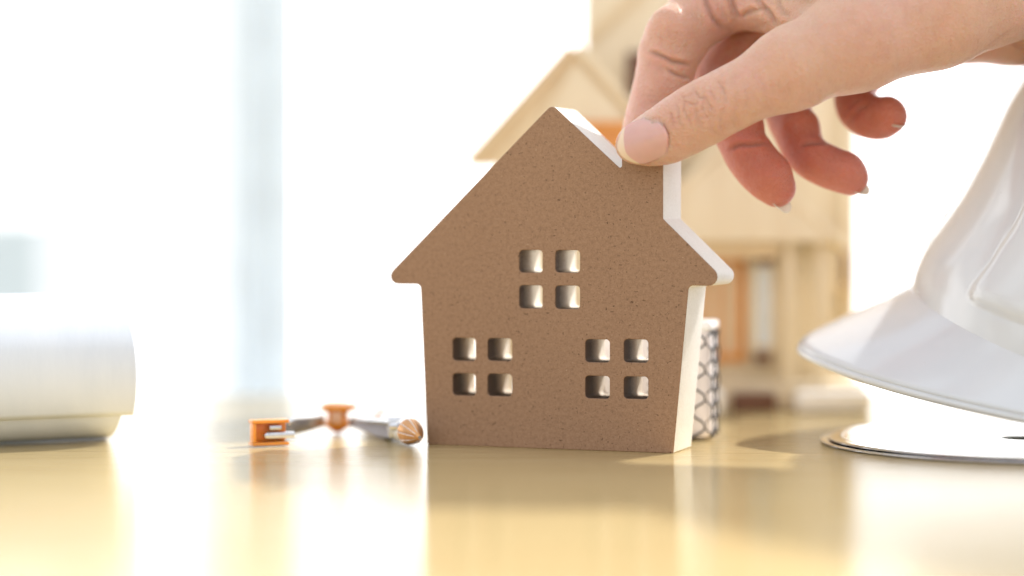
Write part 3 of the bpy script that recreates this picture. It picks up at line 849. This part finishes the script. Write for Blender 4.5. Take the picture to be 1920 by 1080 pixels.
# ------------------------------------------------------------------ small patterned box behind the toy house
pbx = gnd(1318, 826)
pat = empty('patterned_box', tuple((pbx + np.array([0, .9, 0])) * CM), (0, 0, math.radians(-14)))
tag(pat, 'small white box with black net pattern standing right behind the toy house', 'box')
BW, BD, BH = 4.2, 1.7, 3.62
WPINK = plain('pinkish_white_card', (.80, .74, .73), .45)
box('case', (-BW + .42, -BD / 2, 0), (.42, BD / 2, BH - .18), WPINK, pat, bevel=.34, seg=5)
box('lid', (-BW + .39, -BD / 2 - .03, BH - .30), (.45, BD / 2 + .03, BH), WHITEPL, pat, bevel=.13, seg=4)
# net lines: arcs of a fish scale pattern wrapped round the rounded right end
def wrap(s, z, r=.34, e=.012):
    """s runs round the right end from the front face (s<0) over the corner to the side"""
    x0 = .42; y0 = -BD / 2; q = r * math.pi / 2
    if s < 0: return np.array([x0 - r + s, y0 - e, z])
    if s < q:
        a = s / r; return np.array([x0 - r + (r + e) * math.sin(a), y0 + r - (r + e) * math.cos(a), z])
    return np.array([x0 + e, y0 + r + (s - q), z])
colw = .37; ph = .86
for j in range(-1, 6):                                # waved lines that meet in turn and leave ogee meshes
    pts = []
    for k in range(46):
        z = .06 + (BH - .38) * k / 45
        sgn = 1 if j % 2 else -1
        q = math.cos(2 * math.pi * z / ph); q = math.copysign(abs(q) ** .75, q)
        pts.append(wrap(j * colw + sgn * q * colw * .5 + .02 * math.sin(7 * z + j), z))
    tube('net_line', pts, .030 + .008 * random.random(), BLACK, pat, 6)
for col in (-1.25, -2.35):                           # rows of tiny print seen through the window holes
    for r in range(9):
        z = 1.1 + r * .27
        for c in range(4):
            x = col - .22 + c * .16 + random.uniform(-.02, .02)
            box('printed_mark', (x, -BD / 2 - .012, z), (x + random.uniform(.05, .11), -BD / 2 + .02, z + random.uniform(.06, .11)), BLACK, pat)

# ------------------------------------------------------------------ two discs under the hat
def disc(name, cx, cy, z, r, label):
    o = empty(name, (cx * CM, cy * CM, z * CM)); tag(o, label, 'disc', 'shiny discs lying under the hard hat')
    mat = plain('mirror_disc', (.92, .91, .94), .10, 1.0, var=.04)
    lathe('data_ring', [(2.2, .012), (2.2, .085), (r - .12, .085), (r - .03, .088), (r, .07), (r, .03), (r - .03, .005), (2.2, .012)], mat, o, 160)
    lathe('clear_hub', [(.75, .02), (.75, .088), (2.19, .088), (2.19, .02), (.75, .02)], plain('clear_plastic', (.88, .93, .92), .08, Transmission_Weight=.8), o, 96)
    for rr_ in (3.4, 4.6, r - .45):
        lathe('ring_line', [(rr_, .084), (rr_ + .02, .090), (rr_ + .08, .090), (rr_ + .10, .084)], STEEL, o, 128)
    for k in range(3):
        lathe('groove_ring', [(r + .001, .026 + k * .016), (r + .012, .031 + k * .016), (r + .001, .036 + k * .016)], STEEL, o, 160)
    return o
dc = gnd(1912, 832)
disc('shiny_disc', dc[0], dc[1], 0.0, 5.9, 'lower shiny silver disc on the desk under the white hard hat')
disc('shiny_disc', dc[0] + .14, dc[1] - .05, .094, 5.82, 'upper shiny silver disc resting on another under the white hard hat')

# ------------------------------------------------------------------ hard hat
HC = np.array([24.4, 68.0, 0.0]); HTILT = math.radians(10.5); HPIV = -11.5
hat = empty('hard_hat', tuple(HC * CM)); tag(hat, 'glossy white hard hat at the right edge with its brim pointing left', 'hard hat')
A0, B0, HH = 11.9, 10.3, 12.4
def tilt(p):
    """the hat leans towards the camera, standing on the near side of its brim"""
    y = p[1] - HPIV; c, s_ = math.cos(HTILT), math.sin(HTILT)
    return np.array([p[0], HPIV + y * c - p[2] * s_, .12 + y * s_ + p[2] * c])
def fwd(phi): return max(0.0, math.cos(phi))
def zbase(phi): return .85 + 1.05 * fwd(phi) ** 2
def zedge(phi): return .15 + .40 * fwd(phi) ** 2
_fr = np.array([(0, 1.0), (.06, .992), (.12, .968), (.19, .92), (.27, .873), (.37, .828), (.519, .772), (.7, .675), (.85, .53), (.95, .30), (1, 0)])
_t = np.linspace(0, 1, 400); _f = np.interp(_t, _fr[:, 0], _fr[:, 1])
_k = np.hanning(41); _k /= _k.sum(); _pad = np.concatenate([2 * _f[0] - _f[1:41][::-1], _f, 2 * _f[-1] - _f[-41:-1][::-1]]); _fs = np.convolve(_pad, _k, 'same')[40:-40]
def dome(phi, t):
    """phi 0 = front (left in the photo), 90 deg = near side; t 0 at the base, 1 at the top"""
    a = t * math.pi / 2; e = 2 / 1.9
    side = math.cos(a) ** e; sz = math.sin(a) ** e
    front = float(np.interp(sz, _t, _fs)) if t < .97 else side * float(np.interp(math.sin(.97 * math.pi / 2) ** e, _t, _fs)) / math.cos(.97 * math.pi / 2) ** e
    w = fwd(phi) ** 2; cr = front * w + side * (1 - w)
    z = zbase(phi) + (HH + 1.2 - zbase(phi)) * sz
    x = -A0 * cr * math.cos(phi); y = -B0 * cr * math.sin(phi)
    lat = y; rel = sz
    sm = lambda v, a, b: (lambda q: q * q * (3 - 2 * q))(min(1, max(0, (v - a) / (b - a))))
    b = 0.0
    b += .22 * sm(abs(lat), 3.4, 3.62) * (1 - sm(abs(lat), 9.2, 9.7)) * sm(rel, .085, .11)   # side panels
    n = np.array([x / A0 ** 2 * 60, y / B0 ** 2 * 60, max(.05, (z - 1) / HH ** 2 * 40)]); n /= np.linalg.norm(n)
    return tilt(np.array([x, y, z]) + n * b)
NP, NTT = 260, 90
V = []; Fc = []
for j in range(NTT + 1):
    t = (j / NTT) ** 1.15
    for i in range(NP): V.append(dome(2 * math.pi * i / NP, min(t, .9995)) * CM)
for j in range(NTT):
    for i in range(NP):
        k = (i + 1) % NP; Fc.append((j * NP + i, (j + 1) * NP + i, (j + 1) * NP + k, j * NP + k))
sh = mesh('shell', V, Fc, HAT, hat)
md = sh.modifiers.new('thickness', 'SOLIDIFY'); md.thickness = .0022; md.offset = -1
def outl(phi):
    c, s_ = math.cos(phi), math.sin(phi); e = 2 / 1.55 if c > 0 else 1.0
    a = A0 + (3.65 if c > 0 else 1.1)
    return np.array([-a * math.copysign(abs(c) ** e, c), -(B0 + 1.25) * math.copysign(abs(s_) ** e, s_), zedge(phi)])
V = []; Fc = []; NB = 12
for j in range(NB + 1):
    s = j / NB
    for i in range(NP):
        phi = 2 * math.pi * i / NP
        a = np.array([-(A0 - .1) * math.cos(phi), -(B0 - .1) * math.sin(phi), zbase(phi)]); b = outl(phi)
        p = a + (b - a) * s; p[2] += .06 * math.sin(math.pi * s) * fwd(phi) + .35 * (1 - s) ** 4
        V.append(tilt(p) * CM)
for j in range(NB):
    for i in range(NP):
        k = (i + 1) % NP; Fc.append((j * NP + i, j * NP + k, (j + 1) * NP + k, (j + 1) * NP + i))
br = mesh('brim', V, Fc, HAT, hat)
md = br.modifiers.new('thickness', 'SOLIDIFY'); md.thickness = .0024; md.offset = 0
tube('rim', [tilt(outl(2 * math.pi * i / NP) - np.array([0, 0, .06])) for i in range(NP)], .13, HAT, hat, 12, closed=True)
for px_, py_ in ((1606, 701), (1612, 703), (1617, 704), (1536, 679)):
    # chipped specks on the rim
    best = min((np.linalg.norm(np.array(proj(tilt(outl(ph)) + HC)[:2]) - (px_, py_)), ph) for ph in np.linspace(0, 1.2, 400))
    q = tilt(outl(best[1])) + np.array([0, -.165, -.02]); tube('scuff', [q, q + np.array([.05, -.01, -.02])], .018, BLACK, hat, 6)

# ------------------------------------------------------------------ wooden model house behind
mh = empty('wooden_model_house', (0, .78, 0)); tag(mh, 'blurred pale wooden model house with gables standing behind the toy house', 'model house')
def pane_window(x0, x1, z0, z1, y, frame, glass, bars=1):
    w = empty('window', (0, 0, 0)); w.parent = mh
    box('sash_pane', (x0, y + .02, z0), (x1, y + .10, z1), glass, w)
    t = .30
    box('sash_bar', (x0 - t, y - .12, z0 - t), (x0, y + .12, z1 + t), frame, w, bevel=.03)
    box('sash_bar', (x1, y - .12, z0 - t), (x1 + t, y + .12, z1 + t), frame, w, bevel=.03)
    box('sash_bar', (x0, y - .12, z0 - t), (x1, y + .12, z0), frame, w, bevel=.03)
    box('sash_bar', (x0, y - .12, z1), (x1, y + .12, z1 + t), frame, w, bevel=.03)
    for k in range(bars):
        x = x0 + (x1 - x0) * (k + 1) / (bars + 1); box('sash_bar', (x - .07, y - .08, z0), (x + .07, y + .09, z1), frame, w)
    return w
def rake(name, x0, z0, x1, z1, y0, y1, t, mat):
    d = np.array([x1 - x0, z1 - z0]); n = np.array([-d[1], d[0]]) / np.linalg.norm(d) * t
    if n[1] < 0: n = -n
    return prism(name, [(x0, z0), (x1, z1), (x1 + n[0], z1 + n[1]), (x0 + n[0], z0 + n[1])], y0, y1, mat, mh, .03)
box('base', (-.2, .2, 0), (12.5, 7.3, .95), PALEWOOD, mh, bevel=.06)
# main block
prism('wall', [(2.75, .95), (12.55, .95), (12.55, 16.0), (7.6, 21.0), (2.75, 16.0)], 4.2, 7.1, PALEWOOD, mh, .05)
rake('roof_board', 2.9, 13.2, 8.4, 18.5, 4.05, 4.19, .35, MIDWOOD)
box('corner_post', (12.2, 3.9, .95), (12.7, 4.3, 15.5), PALEWOOD, mh, bevel=.04)
# left wing with gable
prism('wall', [(-.45, .95), (4.9, .95), (4.9, 10.0), (2.2, 12.6), (-.45, 9.2)], 1.4, 4.19, PALEWOOD, mh, .04)
rake('roof_board', -1.45, 8.65, 2.2, 12.75, .7, 4.18, .30, MIDWOOD)
rake('roof_board', 5.6, 9.1, 2.2, 12.75, .7, 4.18, .30, PALEWOOD)
prism('gable_panel', [(-1.35, 8.62), (5.5, 8.9), (5.5, 9.2), (2.2, 12.8), (-1.35, 8.8)], .95, 1.39, MIDWOOD, mh, .03)
prism('gable_panel', [(.3, 9.0), (4.5, 9.0), (4.5, 9.9), (2.25, 12.3)], .82, .94, PALEWOOD, mh, .02)
pane_window(2.55, 3.8, 8.2, 9.9, .7, ORWOOD, plain('amber_pane', (.72, .33, .10), .3), 1)
box('side_post', (-.55, 1.0, .95), (-.1, 1.38, 9.0), MIDWOOD, mh, bevel=.04)
pane_window(4.55, 5.0, 11.0, 12.6, 4.1, DKWOOD, DKWOOD, 0)
pane_window(12.15, 12.35, 4.3, 5.5, 3.8, MIDWOOD, DKWOOD, 0)
# right porch gable
prism('wall', [(5.6, .95), (11.6, .95), (11.6, 5.8), (7.65, 9.1), (5.6, 7.3)], 2.0, 4.19, PALEWOOD, mh, .04)
rake('roof_board', 3.6, 5.5, 7.65, 9.25, 0, 4.18, .28, PALEWOOD)
rake('roof_board', 11.75, 5.65, 7.65, 9.25, 0, 4.18, .28, PALEWOOD)
prism('gable_panel', [(4.0, 5.96), (11.45, 5.96), (7.65, 9.2)], .06, .8, PALEWOOD, mh, .03)
box('lintel', (5.4, .5, 5.35), (9.5, .95, 5.95), MIDWOOD, mh, bevel=.05)
for x in (9.65, 10.8): box('porch_post', (x, .45, .95), (x + .36, .8, 5.99), PALEWOOD, mh, bevel=.04)
pane_window(6.35, 8.1, 1.9, 5.1, 1.85, ORWOOD, plain('tan_pane', (.74, .60, .40), .3), 2)
pane_window(8.75, 9.35, 2.2, 5.0, 1.7, PALEWOOD, GLASSY, 0)
box('window_box', (8.7, 1.2, 1.55), (9.3, 1.6, 1.95), DKWOOD, mh, bevel=.05)
box('awning', (8.75, 1.2, 5.1), (9.4, 1.65, 5.34), DKWOOD, mh, bevel=.04)
box('front_step', (7.75, -.5, 0), (9.25, .19, .62), DKWOOD, mh, bevel=.05)
wb = box('white_block', (9.95, 77.2, 0), (12.6, 78.1, .72), WHITEPL, None, bevel=.15)
tag(wb, 'long low white block at the foot of the wooden model house near the hat', 'block')
wb2 = box('white_block', (6.3, 75.2, 0), (7.25, 76.3, .95), WHITEPL, None, bevel=.3, seg=4)
tag(wb2, 'short white rounded block behind the patterned box', 'block')
